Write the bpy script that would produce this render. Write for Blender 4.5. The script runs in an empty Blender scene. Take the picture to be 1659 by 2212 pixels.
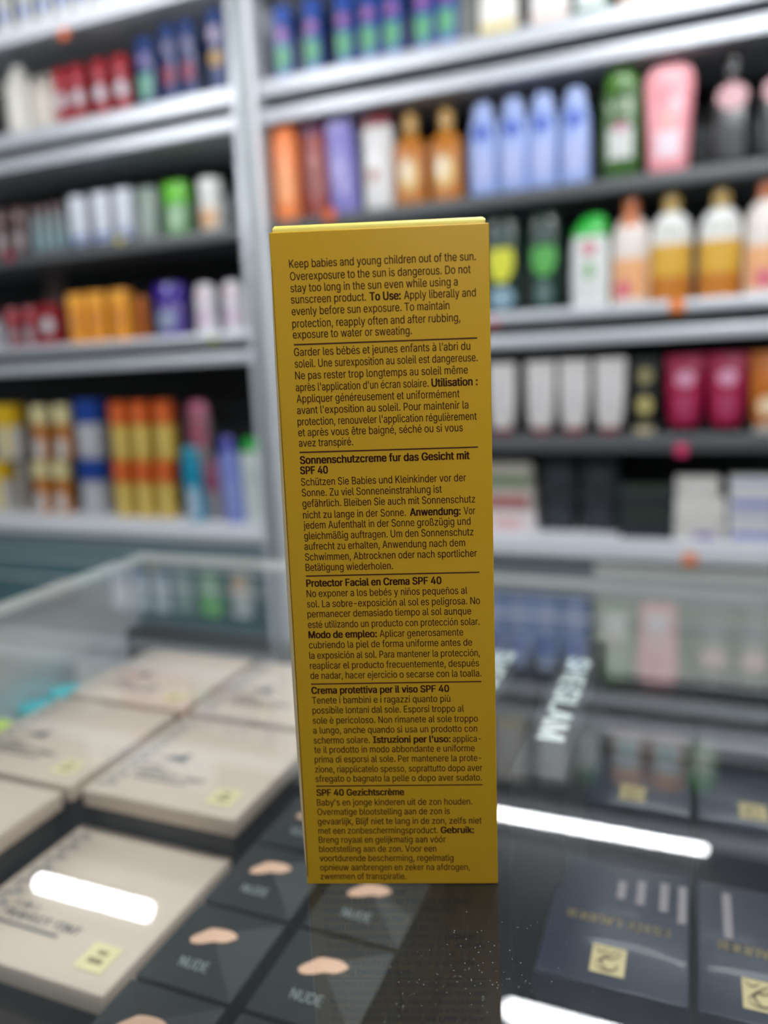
import bpy, bmesh, math
import numpy as np
from math import sin, cos, pi, radians, tan, atan
from mathutils import Vector, Matrix, Euler
from mathutils.geometry import delaunay_2d_cdt

C = bpy.context.scene.collection
SC = bpy.context.scene

# ------------------------------------------------------------------ camera
CZ = 1.12                                    # lens height above the floor (m)
F, PX, PY = 1662.0, 829.5, 1106.0            # focal length and centre in pixels of a 1659 x 2212 picture
PITCH, ROLL, YAW = atan(307 / 1662.0), -0.045, radians(22.2)
RC = Matrix.Rotation(YAW, 3, 'Z') @ Matrix.Rotation(pi / 2 - PITCH, 3, 'X') @ Matrix.Rotation(ROLL, 3, 'Z')
cd = bpy.data.cameras.new('camera')
cam = bpy.data.objects.new('camera', cd)
C.objects.link(cam)
cam.location = (0, 0, CZ)
cam.rotation_euler = RC.to_euler()
cd.sensor_fit = 'VERTICAL'
cd.sensor_height = 36.0
cd.lens = F / 2212 * 36.0
cd.clip_start = 0.01
cd.dof.use_dof = True
cd.dof.focus_distance = 0.148
cd.dof.aperture_fstop = 7.6
SC.camera = cam

# ------------------------------------------------------------------ world, exposure
SC.view_settings.view_transform = 'Standard'
SC.view_settings.look = 'None'
SC.view_settings.gamma = 1.0
SC.view_settings.use_curve_mapping = False
SC.view_settings.exposure = 0.14
w = bpy.data.worlds.new('world')
SC.world = w
w.use_nodes = True
w.node_tree.nodes['Background'].inputs[0].default_value = (0.55, 0.6, 0.65, 1)
w.node_tree.nodes['Background'].inputs[1].default_value = 0.15
SC.cycles.use_denoising = True
SC.cycles.max_bounces = 8
SC.cycles.diffuse_bounces = 3
SC.cycles.glossy_bounces = 4
SC.cycles.transparent_max_bounces = 12
SC.cycles.caustics_reflective = False
SC.cycles.caustics_refractive = False
SC.cycles.sample_clamp_indirect = 4.0

# ------------------------------------------------------------------ helpers
def lin(h):
    h = h.lstrip('#')
    v = [int(h[i:i + 2], 16) / 255 for i in (0, 2, 4)]
    return tuple(c / 12.92 if c <= 0.04045 else ((c + 0.055) / 1.055) ** 2.4 for c in v) + (1,)

MATS = {}
def mat(hexc, rough=0.4, metal=0.0, coat=0.0, noise=0.0, scale=60.0, bump=0.0):
    key = (hexc, rough, metal, coat, noise, scale, bump)
    if key in MATS: return MATS[key]
    m = bpy.data.materials.new('mat_' + hexc.lstrip('#'))
    m.use_nodes = True
    nt = m.node_tree
    b = nt.nodes['Principled BSDF']
    b.inputs['Base Color'].default_value = lin(hexc)
    b.inputs['Roughness'].default_value = rough
    b.inputs['Metallic'].default_value = metal
    b.inputs['Coat Weight'].default_value = coat
    b.inputs['Specular IOR Level'].default_value = 0.4
    if noise or bump:
        tc = nt.nodes.new('ShaderNodeTexCoord')
        n = nt.nodes.new('ShaderNodeTexNoise')
        n.inputs['Scale'].default_value = scale
        n.inputs['Detail'].default_value = 4
        nt.links.new(tc.outputs['Object'], n.inputs['Vector'])
        if noise:
            mx = nt.nodes.new('ShaderNodeMix'); mx.data_type = 'RGBA'
            c = lin(hexc)
            mx.inputs['A'].default_value = tuple(x * (1 - noise) for x in c[:3]) + (1,)
            mx.inputs['B'].default_value = tuple(min(1, x * (1 + noise)) for x in c[:3]) + (1,)
            nt.links.new(n.outputs['Fac'], mx.inputs['Factor'])
            nt.links.new(mx.outputs['Result'], b.inputs['Base Color'])
        if bump:
            bp = nt.nodes.new('ShaderNodeBump')
            bp.inputs['Strength'].default_value = bump
            bp.inputs['Distance'].default_value = 0.0003
            nt.links.new(n.outputs['Fac'], bp.inputs['Height'])
            nt.links.new(bp.outputs['Normal'], b.inputs['Normal'])
    MATS[key] = m
    return m

def glow(name, col, s):
    m = bpy.data.materials.new(name); m.use_nodes = True
    nt = m.node_tree; nt.nodes.clear()
    e = nt.nodes.new('ShaderNodeEmission'); o = nt.nodes.new('ShaderNodeOutputMaterial')
    e.inputs[0].default_value = col; e.inputs[1].default_value = s
    nt.links.new(e.outputs[0], o.inputs[0])
    return m

class MB:
    """collects geometry and links it as one mesh object"""
    def __init__(s): s.v, s.f, s.mi = [], [], []
    def add(s, v, f, mi=0):
        n = len(s.v); s.v += [tuple(p) for p in v]
        s.f += [tuple(i + n for i in q) for q in f]; s.mi += [mi] * len(f)
        return s
    def box(s, x0, x1, y0, y1, z0, z1, bev=0.0, mi=0, seg=2):
        if bev <= 0:
            v = [(x0, y0, z0), (x1, y0, z0), (x1, y1, z0), (x0, y1, z0), (x0, y0, z1), (x1, y0, z1), (x1, y1, z1), (x0, y1, z1)]
            f = [(3, 2, 1, 0), (4, 5, 6, 7), (0, 1, 5, 4), (1, 2, 6, 5), (2, 3, 7, 6), (3, 0, 4, 7)]
            return s.add(v, f, mi)
        bm = bmesh.new()
        bmesh.ops.create_cube(bm, size=1.0)
        for q in bm.verts:
            q.co = Vector(((x0 + x1) / 2 + q.co.x * (x1 - x0), (y0 + y1) / 2 + q.co.y * (y1 - y0), (z0 + z1) / 2 + q.co.z * (z1 - z0)))
        bmesh.ops.bevel(bm, geom=bm.edges[:], offset=bev, segments=seg, affect='EDGES', profile=0.5)
        bm.verts.index_update()
        s.add([q.co for q in bm.verts], [[q.index for q in fc.verts] for fc in bm.faces], mi)
        bm.free()
        return s
    def loft(s, secs, e=2.0, n=64, mi=0, caps=True):
        """secs: (z, width, depth, x offset) rings of a superellipse"""
        rings = []
        for sec in secs:
            z, wd, dp = sec[:3]; ox = sec[3] if len(sec) > 3 else 0
            ring = []
            for i in range(n):
                t = 2 * pi * i / n; c, q = cos(t), sin(t)
                ring.append((ox + wd / 2 * math.copysign(abs(c) ** (2 / e), c), dp / 2 * math.copysign(abs(q) ** (2 / e), q), z))
            rings.append(ring)
        v = [p for r in rings for p in r]; f = []
        for k in range(len(rings) - 1):
            for i in range(n):
                j = (i + 1) % n
                f.append((k * n + i, k * n + j, (k + 1) * n + j, (k + 1) * n + i))
        if caps:
            f.append(tuple(reversed(range(n)))); f.append(tuple((len(rings) - 1) * n + i for i in range(n)))
        return s.add(v, f, mi)
    def build(s, name, mats, parent=None, loc=None, rot=None, smooth=True, angle=35):
        me = bpy.data.meshes.new(name)
        me.from_pydata(s.v, [], s.f); me.update()
        for m in (mats if isinstance(mats, (list, tuple)) else [mats]): me.materials.append(m)
        if any(s.mi): me.polygons.foreach_set('material_index', s.mi)
        if smooth:
            me.polygons.foreach_set('use_smooth', [True] * len(me.polygons))
            me.set_sharp_from_angle(angle=radians(angle))
        o = bpy.data.objects.new(name, me); C.objects.link(o)
        if parent: o.parent = parent
        if loc: o.location = loc
        if rot: o.rotation_euler = rot
        return o

def thing(name, label, cat, loc=(0, 0, 0), rot=(0, 0, 0), group=None):
    o = bpy.data.objects.new(name, None); C.objects.link(o)
    o.empty_display_size = 0.02
    o.location = loc; o.rotation_euler = rot
    o['label'] = label; o['category'] = cat
    if group: o['group'] = group
    return o
def tag(o, label, cat, group=None):
    o['label'] = label; o['category'] = cat
    if group: o['group'] = group
    return o
def struct(o):
    o['kind'] = 'structure'; return o
def dup(root, loc, label=None, rot=None):
    """a copy of a thing with copies of its parts and sub-parts"""
    def rec(o, par):
        c = o.copy(); C.objects.link(c)
        if par: c.parent = par
        for ch in list(o.children): rec(ch, c)
        return c
    r = rec(root, None)
    r.location = loc
    if rot: r.rotation_euler = rot
    if label: r['label'] = label
    return r

def ray(px, py):
    return RC @ Vector(((px - PX) / F, -(py - PY) / F, -1.0))
def on_wall(px, py, Y):                      # the point of the vertical plane y = Y seen at a pixel
    r = ray(px, py); return r * (Y / r.y) + Vector((0, 0, CZ))

FONT_CACHE = {}
try:                                          # the grotesque that ships with Blender; its built-in face otherwise
    import os
    FACE = bpy.data.fonts.load(os.path.join(bpy.utils.system_resource('DATAFILES', path='fonts'), 'Inter.woff2'))
except Exception:
    FACE = None
def _bez(p0, p1, p2, p3, n):
    for i in range(n):
        t = i / n; s = 1 - t
        yield (s ** 3 * p0[0] + 3 * s * s * t * p1[0] + 3 * s * t * t * p2[0] + t ** 3 * p3[0],
               s ** 3 * p0[1] + 3 * s * s * t * p1[1] + 3 * s * t * t * p2[1] + t ** 3 * p3[1])
def raw_text(txt):
    """outlines of a line of lettering filled contour by contour (strokes of one letter may overlap)"""
    cu = bpy.data.curves.new('lettering', 'FONT')
    if FACE: cu.font = FACE
    cu.body = txt; cu.size = 1.0
    o = bpy.data.objects.new('lettering', cu); C.objects.link(o)
    ev = o.evaluated_get(bpy.context.evaluated_depsgraph_get())
    cv = ev.to_curve(bpy.context.evaluated_depsgraph_get())
    loops = []
    for sp in cv.splines:
        q = []
        if sp.type == 'BEZIER':
            bp = sp.bezier_points; n = len(bp)
            for i in range(n):
                a, b = bp[i], bp[(i + 1) % n]
                st = (a.handle_right - a.co).cross(b.co - a.co).length + (b.handle_left - b.co).cross(b.co - a.co).length
                q += list(_bez(a.co, a.handle_right, b.handle_left, b.co, 1 if st < 1e-6 else 4))
        else: q = [tuple(p.co[:2]) for p in sp.points]
        q = [p for i, p in enumerate(q) if math.hypot(p[0] - q[i - 1][0], p[1] - q[i - 1][1]) > 1e-5]
        if len(q) > 2: loops.append([(p[0], p[1]) for p in q])
    ev.to_curve_clear(); bpy.data.objects.remove(o); bpy.data.curves.remove(cu)
    # letters: loops whose extents overlap sideways belong together
    loops.sort(key=lambda q: min(p[0] for p in q))
    letters = []; right = -1e9
    for q in loops:
        x0, x1 = min(p[0] for p in q), max(p[0] for p in q)
        if letters and x0 < right - 1e-4: letters[-1].append(q)
        else: letters.append([q]); right = -1e9
        right = max(right, x1)
    v, f = [], []
    for group in letters:
        pts = [Vector(p) for q in group for p in q]
        edges, n = [], 0
        for q in group:
            edges += [(n + i, n + (i + 1) % len(q)) for i in range(len(q))]; n += len(q)
        vo, _, fo, *_ = delaunay_2d_cdt(pts, edges, [], 0, 1e-6)
        P = np.array([tuple(p) for p in vo])
        T = np.array([tuple(t) for t in fo])
        c = P[T].mean(axis=1)
        wn = np.zeros(len(c))
        for q in group:
            A = np.array(q); B = np.roll(A, -1, axis=0)
            side = (B[None, :, 0] - A[None, :, 0]) * (c[:, None, 1] - A[None, :, 1]) - (c[:, None, 0] - A[None, :, 0]) * (B[None, :, 1] - A[None, :, 1])
            up = (A[None, :, 1] <= c[:, None, 1]) & (B[None, :, 1] > c[:, None, 1]) & (side > 0)
            dn = (A[None, :, 1] > c[:, None, 1]) & (B[None, :, 1] <= c[:, None, 1]) & (side < 0)
            wn += up.sum(1) - dn.sum(1)
        n = len(v); v += [tuple(p) for p in P]
        for t in T[np.abs(wn) > 0.5]:
            A, B, D = P[t[0]], P[t[1]], P[t[2]]
            up = (B[0] - A[0]) * (D[1] - A[1]) - (B[1] - A[1]) * (D[0] - A[0])
            f.append(tuple(int(n + k) for k in (t if up > 0 else t[::-1])))
    return v, f
CAP = max(p[1] for p in raw_text('H')[0])         # capital height of the face at size 1
def text_geo(txt, bold=False, off=None):
    """the same, capital height 1, thickened by overlaying shifted copies"""
    key = (txt, bold, off)
    if key in FONT_CACHE: return FONT_CACHE[key]
    v0, f0 = raw_text(txt)
    v0 = [(x / CAP, y / CAP) for x, y in v0]
    o = off if off is not None else (0.055 if bold else 0.014)
    oy = o * 0.35
    v, f = [], []
    sh = ((-o, -oy), (o, -oy), (o, oy), (-o, oy), (0, 0)) if bold else ((-o, 0), (o, 0))
    for dx, dy in sh:
        n = len(v); v += [(x + dx, y + dy) for x, y in v0]; f += [tuple(n + k for k in q) for q in f0]
    FONT_CACHE[key] = (v, f)
    return v, f
def fit_text(txt, x0, x1, y, h, bold=False, off=None):
    """lettering from x0 to x1 on baseline y with capital height h: list of (x, y), faces"""
    v, f = text_geo(txt, bold, off)
    a = min(p[0] for p in v); b = max(p[0] for p in v)
    k = (x1 - x0) / (b - a)
    return [(x0 + (p[0] - a) * k, y + p[1] * h) for p in v], f

# ------------------------------------------------------------------ lamps
LCOL = (0.955, 0.975, 1.0, 1)
TUBES = {k: glow('lamp_tube', LCOL, 165 * k) for k in (1.0, 0.6, 0.35)}
def lamp(x0, x1, y, label, power=1.0, z=CZ + 1.287):
    r = thing('ceiling_lamp', label, 'lamp', ((x0 + x1) / 2, y, z), group='LED tube lamps under the ceiling')
    h = (x1 - x0) / 2
    MB().box(-h, h, -0.03, 0.03, 0.016, 0.043, 0.004).build('housing', mat('#E8EAEA', 0.4), r)
    m = MB()
    n = 14
    v = [(sx * h * 0.985, 0.017 * cos(2 * pi * i / n), 0.017 * sin(2 * pi * i / n)) for sx in (-1, 1) for i in range(n)]
    f = [(i, (i + 1) % n, n + (i + 1) % n, n + i) for i in range(n)] + [tuple(reversed(range(n))), tuple(range(n, 2 * n))]
    m.add(v, f).build('tube', TUBES[power], r)
    for sx in (-1, 1):
        MB().box(sx * h - 0.008, sx * h + 0.008, -0.021, 0.021, -0.021, 0.021, 0.004).build('end_cap', mat('#D8DADA', 0.4), r)
    return r
lamp(-1.835, -1.395, 1.55, 'short LED tube lamp mirrored as the white streak over the beige powder box', 0.35)
lamp(-0.385, 1.0, 1.55, 'long LED tube lamp mirrored at the bottom right corner of the counter glass', 0.35)
lamp(-0.85, 0.075, 2.355, 'LED tube lamp above the shelves mirrored as the streak right of the yellow carton', 0.35)
k = 0  # unseen lamps added to brighten the room as a whole
for yy, xs in ((0.25, (-2.2, 0.4)), (-1.1, (-1.5, 0.9))):
    for xx in xs:
        lamp(xx - 0.6, xx + 0.6, yy, ['LED tube lamp over the customer side, left of the counter', 'LED tube lamp over the counter itself',
              'LED tube lamp near the shop entrance, left one', 'LED tube lamp near the shop entrance, right one'][k], 1.0 if k < 2 else 0.6); k += 1

# ------------------------------------------------------------------ room
RX0, RX1, RY0, RY1, RH = -3.6, 3.0, -2.6, 2.62, CZ + 1.335
WALL = mat('#74797A', 0.7, noise=0.04, scale=3)
struct(MB().box(RX0, RX1, RY0, RY1, -0.1, 0.0).build('floor', mat('#6E7373', 0.35, noise=0.15, scale=4)))
struct(MB().box(RX0, RX1, RY0, RY1, RH, RH + 0.1).build('ceiling', mat('#7E8284', 0.8, noise=0.05, scale=2)))
struct(MB().box(RX0, RX1, RY1, RY1 + 0.1, 0, RH).build('wall_back', WALL))
struct(MB().box(RX0, RX1, RY0 - 0.1, RY0, 0, RH).build('wall_front', WALL))
struct(MB().box(RX0 - 0.1, RX0, RY0, RY1, 0, RH).build('wall_left', WALL))
struct(MB().box(RX1, RX1 + 0.1, RY0, RY1, 0, RH).build('wall_right', WALL))

# ------------------------------------------------------------------ wall shelving (heights are given from the lens height)
YF, YB = 2.20, 2.555
WHITE = mat('#E3E6EA', 0.42, noise=0.02, scale=5)
ALU = mat('#C9CDD3', 0.34, metal=0.25, noise=0.03, scale=30)
SLOT = mat('#1B211F', 0.6)
DARK = mat('#55585A', 0.4, noise=0.08, scale=12)
BACK = mat('#1E2224', 0.45, noise=0.2, scale=3)
def zz(h): return CZ + h

def rail_shelf(par, x0, x1, top, slot, bot):
    """white board carried on two aluminium rails with a dark slot between them"""
    s = MB().box(x0, x1, YF + 0.02, YB, zz(top - 0.022), zz(top), 0.002).build('shelf', WHITE, par)
    MB().box(x0, x1, YF, YF + 0.022, zz(slot + 0.018), zz(top), 0.004).build('upper_rail', ALU, s)
    MB().box(x0, x1, YF + 0.06, YF + 0.07, zz(slot - 0.0165), zz(slot + 0.0175)).build('slot', SLOT, s)
    MB().box(x0, x1, YF, YF + 0.022, zz(bot), zz(slot - 0.017), 0.004).build('lower_rail', ALU, s)
    MB().box(x0, x1, YF + 0.022, YB, zz(bot + 0.002), zz(bot + 0.012), 0.001).build('under_panel', WHITE, s)
    return s
def dark_shelf(par, x0, x1, top, bot):
    return MB().box(x0, x1, YF + 0.01, YB, zz(bot), zz(top), 0.004).build('shelf', DARK, par)
def lip_shelf(par, x0, x1, top, bot):
    s = MB().box(x0, x1, YF + 0.012, YB, zz(top - 0.03), zz(top), 0.002).build('shelf', WHITE, par)
    MB().box(x0, x1, YF - 0.005, YF + 0.012, zz(bot), zz(top + 0.002), 0.005).build('front_lip', mat('#D9DCE2', 0.35), s)
    return s
def post(par, x0, x1, g0, g1, m):
    """one flange of the aluminium upright and its share of the dark groove"""
    p = MB().box(x0, x1, YF - 0.018, YF + 0.03, 0, zz(1.2), 0.004).build('upright', m, par)
    MB().box(g0, g1, YF - 0.015, YF + 0.02, 0, zz(1.2)).build('groove', mat('#5E6867', 0.4, metal=0.2), p)
    return p

XL0, XR1 = -3.3, 0.9
def unit(label, x0, x1, left):
    u = thing('shelving_unit', label, 'shelf', ((x0 + x1) / 2, YF, 0), group='wall shelving')
    u_loc = Vector(u.location)
    parts = []
    parts.append(MB().box(x0, x1, YB, YB + 0.03, 0, zz(1.2)).build('back_panel', BACK, u))
    for sx in ((x0, x0 + 0.012), (x1 - 0.012, x1)):
        parts.append(MB().box(sx[0], sx[1], YF + 0.03, YB, 0, zz(1.2)).build('side_panel', WHITE, u))
    a, b = x0 + (0.013 if left else 0.0425), x1 - (0.0425 if left else 0.013)
    parts.append(lip_shelf(u, a, b, 1.188, 1.140))
    parts.append(rail_shelf(u, a, b, 0.868, 0.802, 0.745))
    parts.append(dark_shelf(u, a, b, 0.467, 0.430))
    parts.append(rail_shelf(u, a, b, 0.143, 0.096, 0.044))
    if not left: parts.append(dark_shelf(u, a, b, -0.205, -0.252))
    parts.append(lip_shelf(u, a, b, -0.500, -0.560))
    # closed base below the lowest shelf
    if left:
        base = MB().box(a, b, YF + 0.02, YF + 0.04, 0.08, zz(-0.575)).build('base_panel', mat('#54737A', 0.25, noise=0.1, scale=3), u)
    else:
        base = MB().box(a, -0.262, YF + 0.02, YF + 0.04, 0.08, zz(-0.575)).build('base_panel', mat('#39464A', 0.25, noise=0.1, scale=3), u)
        parts.append(MB().box(-0.258, b, YF + 0.02, YF + 0.04, 0.08, zz(-0.575)).build('base_panel', mat('#C4C8BE', 0.35, noise=0.06, scale=4), u))
    for h in (-0.60, -0.66, -0.74, -0.90):
        MB().box(a, b, YF + 0.014, YF + 0.0205, zz(h - 0.012), zz(h), 0.002).build('trim_strip', ALU, base)
    MB().box(a, b, YF + 0.05, YF + 0.07, 0.0, 0.08).build('plinth', SLOT, base)
    parts.append(base)
    if left:
        p = post(u, x1 - 0.042, x1 - 0.0152, x1 - 0.015, x1, ALU)
        parts += [p, MB().box(-2.50, -2.40, YB - 0.012, YB, zz(0.15), zz(0.43)).build('back_strip', mat('#8C7672', 0.5), u)]
        parts.append(post(u, x0 + 0.0152, x0 + 0.042, x0, x0 + 0.015, WHITE))
    else:
        parts += [post(u, x0 + 0.0152, x0 + 0.042, x0, x0 + 0.015, WHITE), post(u, x1 - 0.042, x1 - 0.0152, x1 - 0.015, x1, ALU)]
        for xx, ww in ((-0.52, .05), (-0.05, .04)):
            parts.append(MB().box(xx, xx + ww, YB - 0.012, YB, zz(0.10), zz(0.43)).build('back_strip', mat('#4A4C4C', 0.5), u))
    for o in parts: o.location = -u_loc      # parts were modelled in world coordinates
    return u
unit('tall white shelving bay on the left, behind the beige powder boxes', XL0, -1.2872, True)
unit('tall white shelving bay on the right, behind the yellow carton', -1.2868, XR1, False)

# ------------------------------------------------------------------ packaging shapes
class Shape:
    """outline of a pack: rings (height, width, depth) and the front surface that labels follow"""
    def __init__(s, secs, e): s.secs, s.e = secs, e
    def wd(s, z):
        q = s.secs
        if z <= q[0][0]: return q[0][1], q[0][2]
        for a, b in zip(q, q[1:]):
            if z <= b[0]:
                t = (z - a[0]) / max(1e-9, b[0] - a[0])
                return a[1] + t * (b[1] - a[1]), a[2] + t * (b[2] - a[2])
        return q[-1][1], q[-1][2]
    def front(s, x, z):
        W, D = s.wd(z)
        u = min(0.999, abs(x) / (W / 2))
        return -D / 2 * (1 - u ** s.e) ** (1 / s.e)
    def patch(s, z0, z1, wf, shape='rect', xc=0.0, off=0.0007, nu=24, nv=12):
        v, f = [], []
        for j in range(nv + 1):
            t = j / nv; z = z0 + (z1 - z0) * t
            W, D = s.wd(z)
            hw = W / 2 * wf
            if shape == 'oval': hw *= math.sqrt(max(0.002, 1 - (2 * t - 1) ** 2))
            if shape == 'shield': hw *= min(1, 0.45 + 1.4 * t) * (1 if t < .9 else .9)
            for i in range(nu + 1):
                x = xc * W + hw * (2 * i / nu - 1)
                v.append((x, s.front(x, z) - off, z))
        for j in range(nv):
            for i in range(nu):
                a = j * (nu + 1) + i
                f.append((a, a + 1, a + nu + 2, a + nu + 1))
        m = MB(); m.add(v, f)
        # back side of the sticker, so that it has a thickness
        n = len(m.v)
        m.add([(p[0], p[1] + off * 0.9, p[2]) for p in v], [tuple(reversed(q)) for q in f])
        return m

# kind: body rings (z, w, d as fractions), cap rings, superellipse exponent, depth / width
KINDS = {
 'lotion':  dict(body=[(0, .86, .86), (.015, .97, .97), (.08, 1, 1), (.5, 1, 1), (.68, .95, .95), (.80, .82, .86), (.83, .74, .8)],
                 cap=[(.832, .72, .78), (.90, .67, .7), (.97, .58, .6), (1, .42, .4)], e=2.6, d=.55),
 'shampoo': dict(body=[(0, .84, .84), (.02, .94, .94), (.15, .98, 1), (.6, 1, 1), (.78, .96, .96), (.84, .86, .9)],
                 cap=[(.842, .86, .88), (.93, .78, .8), (.98, .6, .62), (1, .34, .36)], e=2.7, d=.55),
 'wide':    dict(body=[(0, .72, .8), (.02, .8, .9), (.1, .83, .95), (.5, .92, 1), (.8, 1, 1), (.86, .99, .95)],
                 cap=[(.862, .98, .94), (.93, .92, .85), (.975, .76, .66), (1, .5, .4)], e=2.6, d=.5),
 'straight':dict(body=[(0, .9, .9), (.015, .98, .98), (.05, 1, 1), (.86, 1, 1), (.885, .96, .96)],
                 cap=[(.886, .95, .95), (.975, .93, .93), (1, .84, .84)], e=3.4, d=.6),
 'round':   dict(body=[(0, .88, .88), (.02, .97, .97), (.1, 1, 1), (.60, 1, 1), (.72, .93, .93), (.80, .66, .66), (.84, .40, .40)],
                 cap=[(.842, .38, .38), (.86, .42, .42), (.97, .42, .42), (1, .34, .34)], e=2.2, d=.8),
 'flip':    dict(body=[(0, .84, .84), (.02, .95, .95), (.3, 1, 1), (.6, .98, 1), (.76, .92, .95)],
                 cap=[(.762, .92, .95), (.84, .86, .9), (.93, .70, .75, .06), (.985, .48, .5, .12), (1, .3, .3, .14)], e=2.4, d=.6),
 'pump':    dict(body=[(0, .9, .9), (.015, .98, .98), (.05, 1, 1), (.60, 1, 1), (.67, .93, .93), (.72, .62, .7), (.75, .36, .5)],
                 cap=[(.752, .38, .52), (.80, .42, .58), (.86, .46, .62), (.94, .46, .62), (1, .3, .4)], e=3.6, d=.62),
 'tube':    dict(body=[(.10, .70, .80), (.14, .80, .84), (.3, .90, .80), (.6, .96, .58), (.85, .99, .3), (.96, 1, .12), (1, 1, .10)],
                 cap=[(0, .66, .78), (.012, .7, .82), (.098, .7, .82)], e=2.2, d=.55),
 'jar':     dict(body=[(0, .86, .86), (.03, .95, .95), (.1, .98, .98), (.6, .98, .98), (.66, .92, .92)],
                 cap=[(.662, .98, .98), (.69, 1, 1), (.96, 1, 1), (1, .93, .93)], e=2.0, d=1.0),
 'deo':     dict(body=[(0, .9, .9), (.02, .98, .98), (.25, .98, 1), (.45, .86, .9), (.62, .96, .98), (.66, .96, .98)],
                 cap=[(.662, .94, .96), (.8, .95, .96), (.92, .84, .86), (.98, .6, .6), (1, .3, .3)], e=2.2, d=.62),
 'house':   dict(body=[(0, .94, .94), (.012, 1, 1), (.70, 1, 1), (.80, .86, .9), (.86, .6, .7), (.88, .4, .5)],
                 cap=[(.882, .42, .5), (.98, .40, .48), (1, .34, .4)], e=5, d=.7),
 'carton':  dict(box=True, e=60, d=.62),
}

def make_pack(kind, name, label, cat, loc, W, H, body, cap=None, prints=(), group=None, rot=0.0, tilt=0.0,
              rough=0.28, depth=None, lettering=()):
    k = KINDS[kind]
    D = W * (depth or k['d'])
    r = thing(name, label, cat, loc, (0, radians(tilt), rot), group)
    bm_ = mat(body, rough, coat=0.08 if kind != 'carton' else 0.0)
    if k.get('box'):
        sh = Shape([(0, W, D), (H, W, D)], 60)
        MB().box(-W / 2, W / 2, -D / 2, D / 2, 0, H, min(.0018, W * .04)).build('body', bm_, r)
        if cap:   # a printed band round the top of the carton
            MB().box(-W / 2 - .0004, W / 2 + .0004, -D / 2 - .0004, D / 2 + .0004, H * .60, H + .0004, min(.0018, W * .04)).build('lid', mat(cap, rough), r)
        sh.front = lambda x, z: -D / 2 - (.0005 if cap and z > H * .58 else 0)
    else:
        secs = [(z * H, w * W, d * D) + tuple(q * W for q in rest) for z, w, d, *rest in k['body']]
        cs = [(z * H, w * W, d * D) + tuple(q * W for q in rest) for z, w, d, *rest in k['cap']]
        MB().loft(secs, k['e']).build('body', bm_, r)
        MB().loft(cs, k['e'] if kind not in ('pump', 'round') else 2.0).build('cap', mat(cap or body, rough * .9, coat=0.3), r)
        allsec = sorted(secs + cs, key=lambda q: q[0])
        sh = Shape([q[:3] for q in allsec], k['e'])
    for p in prints:
        nm, z0, z1, wf, hx, *rest = p
        shp = rest[0] if rest else 'rect'
        xc = rest[1] if len(rest) > 1 else 0.0
        off = 0.0010 + 0.0004 * prints.index(p)
        sh.patch(z0 * H, z1 * H, wf, shp, xc, off).build(nm, mat(hx, 0.4), r)
    for txt, zc, wf, hx in lettering:
        v, f = fit_text(txt, -W * wf / 2, W * wf / 2, zc * H, W * wf / max(1, len(txt)) * 1.2, True)
        m = MB(); m.add([(x, sh.front(x, z) - 0.0022, z) for x, z in v], f)
        m.build('lettering', mat(hx, 0.4), r, smooth=False)
    return r

def spot(l, r_, top, h, kind, yoff=0.03, depth=None):
    """width, height and base point of a pack that spans the pixels l..r_ up to row top on the shelf at height h"""
    kd = depth or KINDS[kind]['d']
    kk = kd * (1.0 if KINDS[kind].get('box') else 0.55)
    Y = YF + yoff
    ym = top + 90
    al = ray(l, ym); ar = ray(r_, ym)
    a, b = al.x / al.y, ar.x / ar.y
    W = (b - a) * Y / (1 + abs(min(0, b)) * kk)
    xl = a * Y
    D = W * kd
    zt = on_wall((l + r_) / 2, top, Y + D * 0.3).z
    return W, zt - zz(h), Vector((xl + W / 2, Y + D / 2, zz(h)))

def row(kind, name, cat, h, spans, labels, group=None, yoff=0.03, **kw):
    """spans: (left px, right px, top px) of each pack of one kind; the first is built, the others are copies"""
    depth = kw.get('depth')
    W, H, loc = spot(*spans[0], h, kind, yoff, depth)
    if len(spans) > 1:
        q = [spot(*s, h, kind, yoff, depth) for s in spans]
        W = sum(x[0] for x in q) / len(q); H = sum(x[1] for x in q) / len(q)
    first = make_pack(kind, name, labels[0], cat, loc, W, H, group=group, **kw)
    out = [first]
    for s, lb in zip(spans[1:], labels[1:]):
        out.append(dup(first, spot(*s, h, kind, yoff, depth)[2], lb))
    return out, H

def R(kind, name, cat, h, span, label, **kw): return row(kind, name, cat, h, [span], [label], **kw)

def price_tag(px, py, hexc, label, w=0.036, hgt=0.034, Y=YF - 0.004):
    p = on_wall(px, py, Y)
    m = MB().box(-w / 2, w / 2, -0.0008, 0.0008, -hgt / 2, hgt / 2, 0.0006).build('price_tag', mat(hexc, 0.5), None, loc=p)
    tag(m, label, 'price tag', 'price tags on the shelf edges')
    return m

LEFT5 = ['leftmost', 'second from left', 'third from left', 'fourth from left', 'fifth from left']

# ---- left bay, top shelf: white packs with a blue dot
row('carton', 'white_carton', 'box', 1.188, [(-8, 34, -60), (35, 76, -75), (77, 117, -88), (118, 156, -98), (157, 195, -108), (196, 233, -120), (234, 270, -130), (271, 306, -140)],
    ['white pack with a blue dot, top left shelf, %s' % q for q in ('at the left picture edge', 'second from the left', 'third from the left', 'fourth from the left',
     'fifth from the left', 'sixth from the left', 'seventh from the left', 'nearest the upright')],
    group='white packs on the top shelf', body='#E6E8E4', prints=[('dot', .20, .42, .56, '#4C78D8', 'oval')], depth=.5)
price_tag(138, 72, '#E07040', 'orange price tag under the white packs on the top left shelf')

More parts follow.
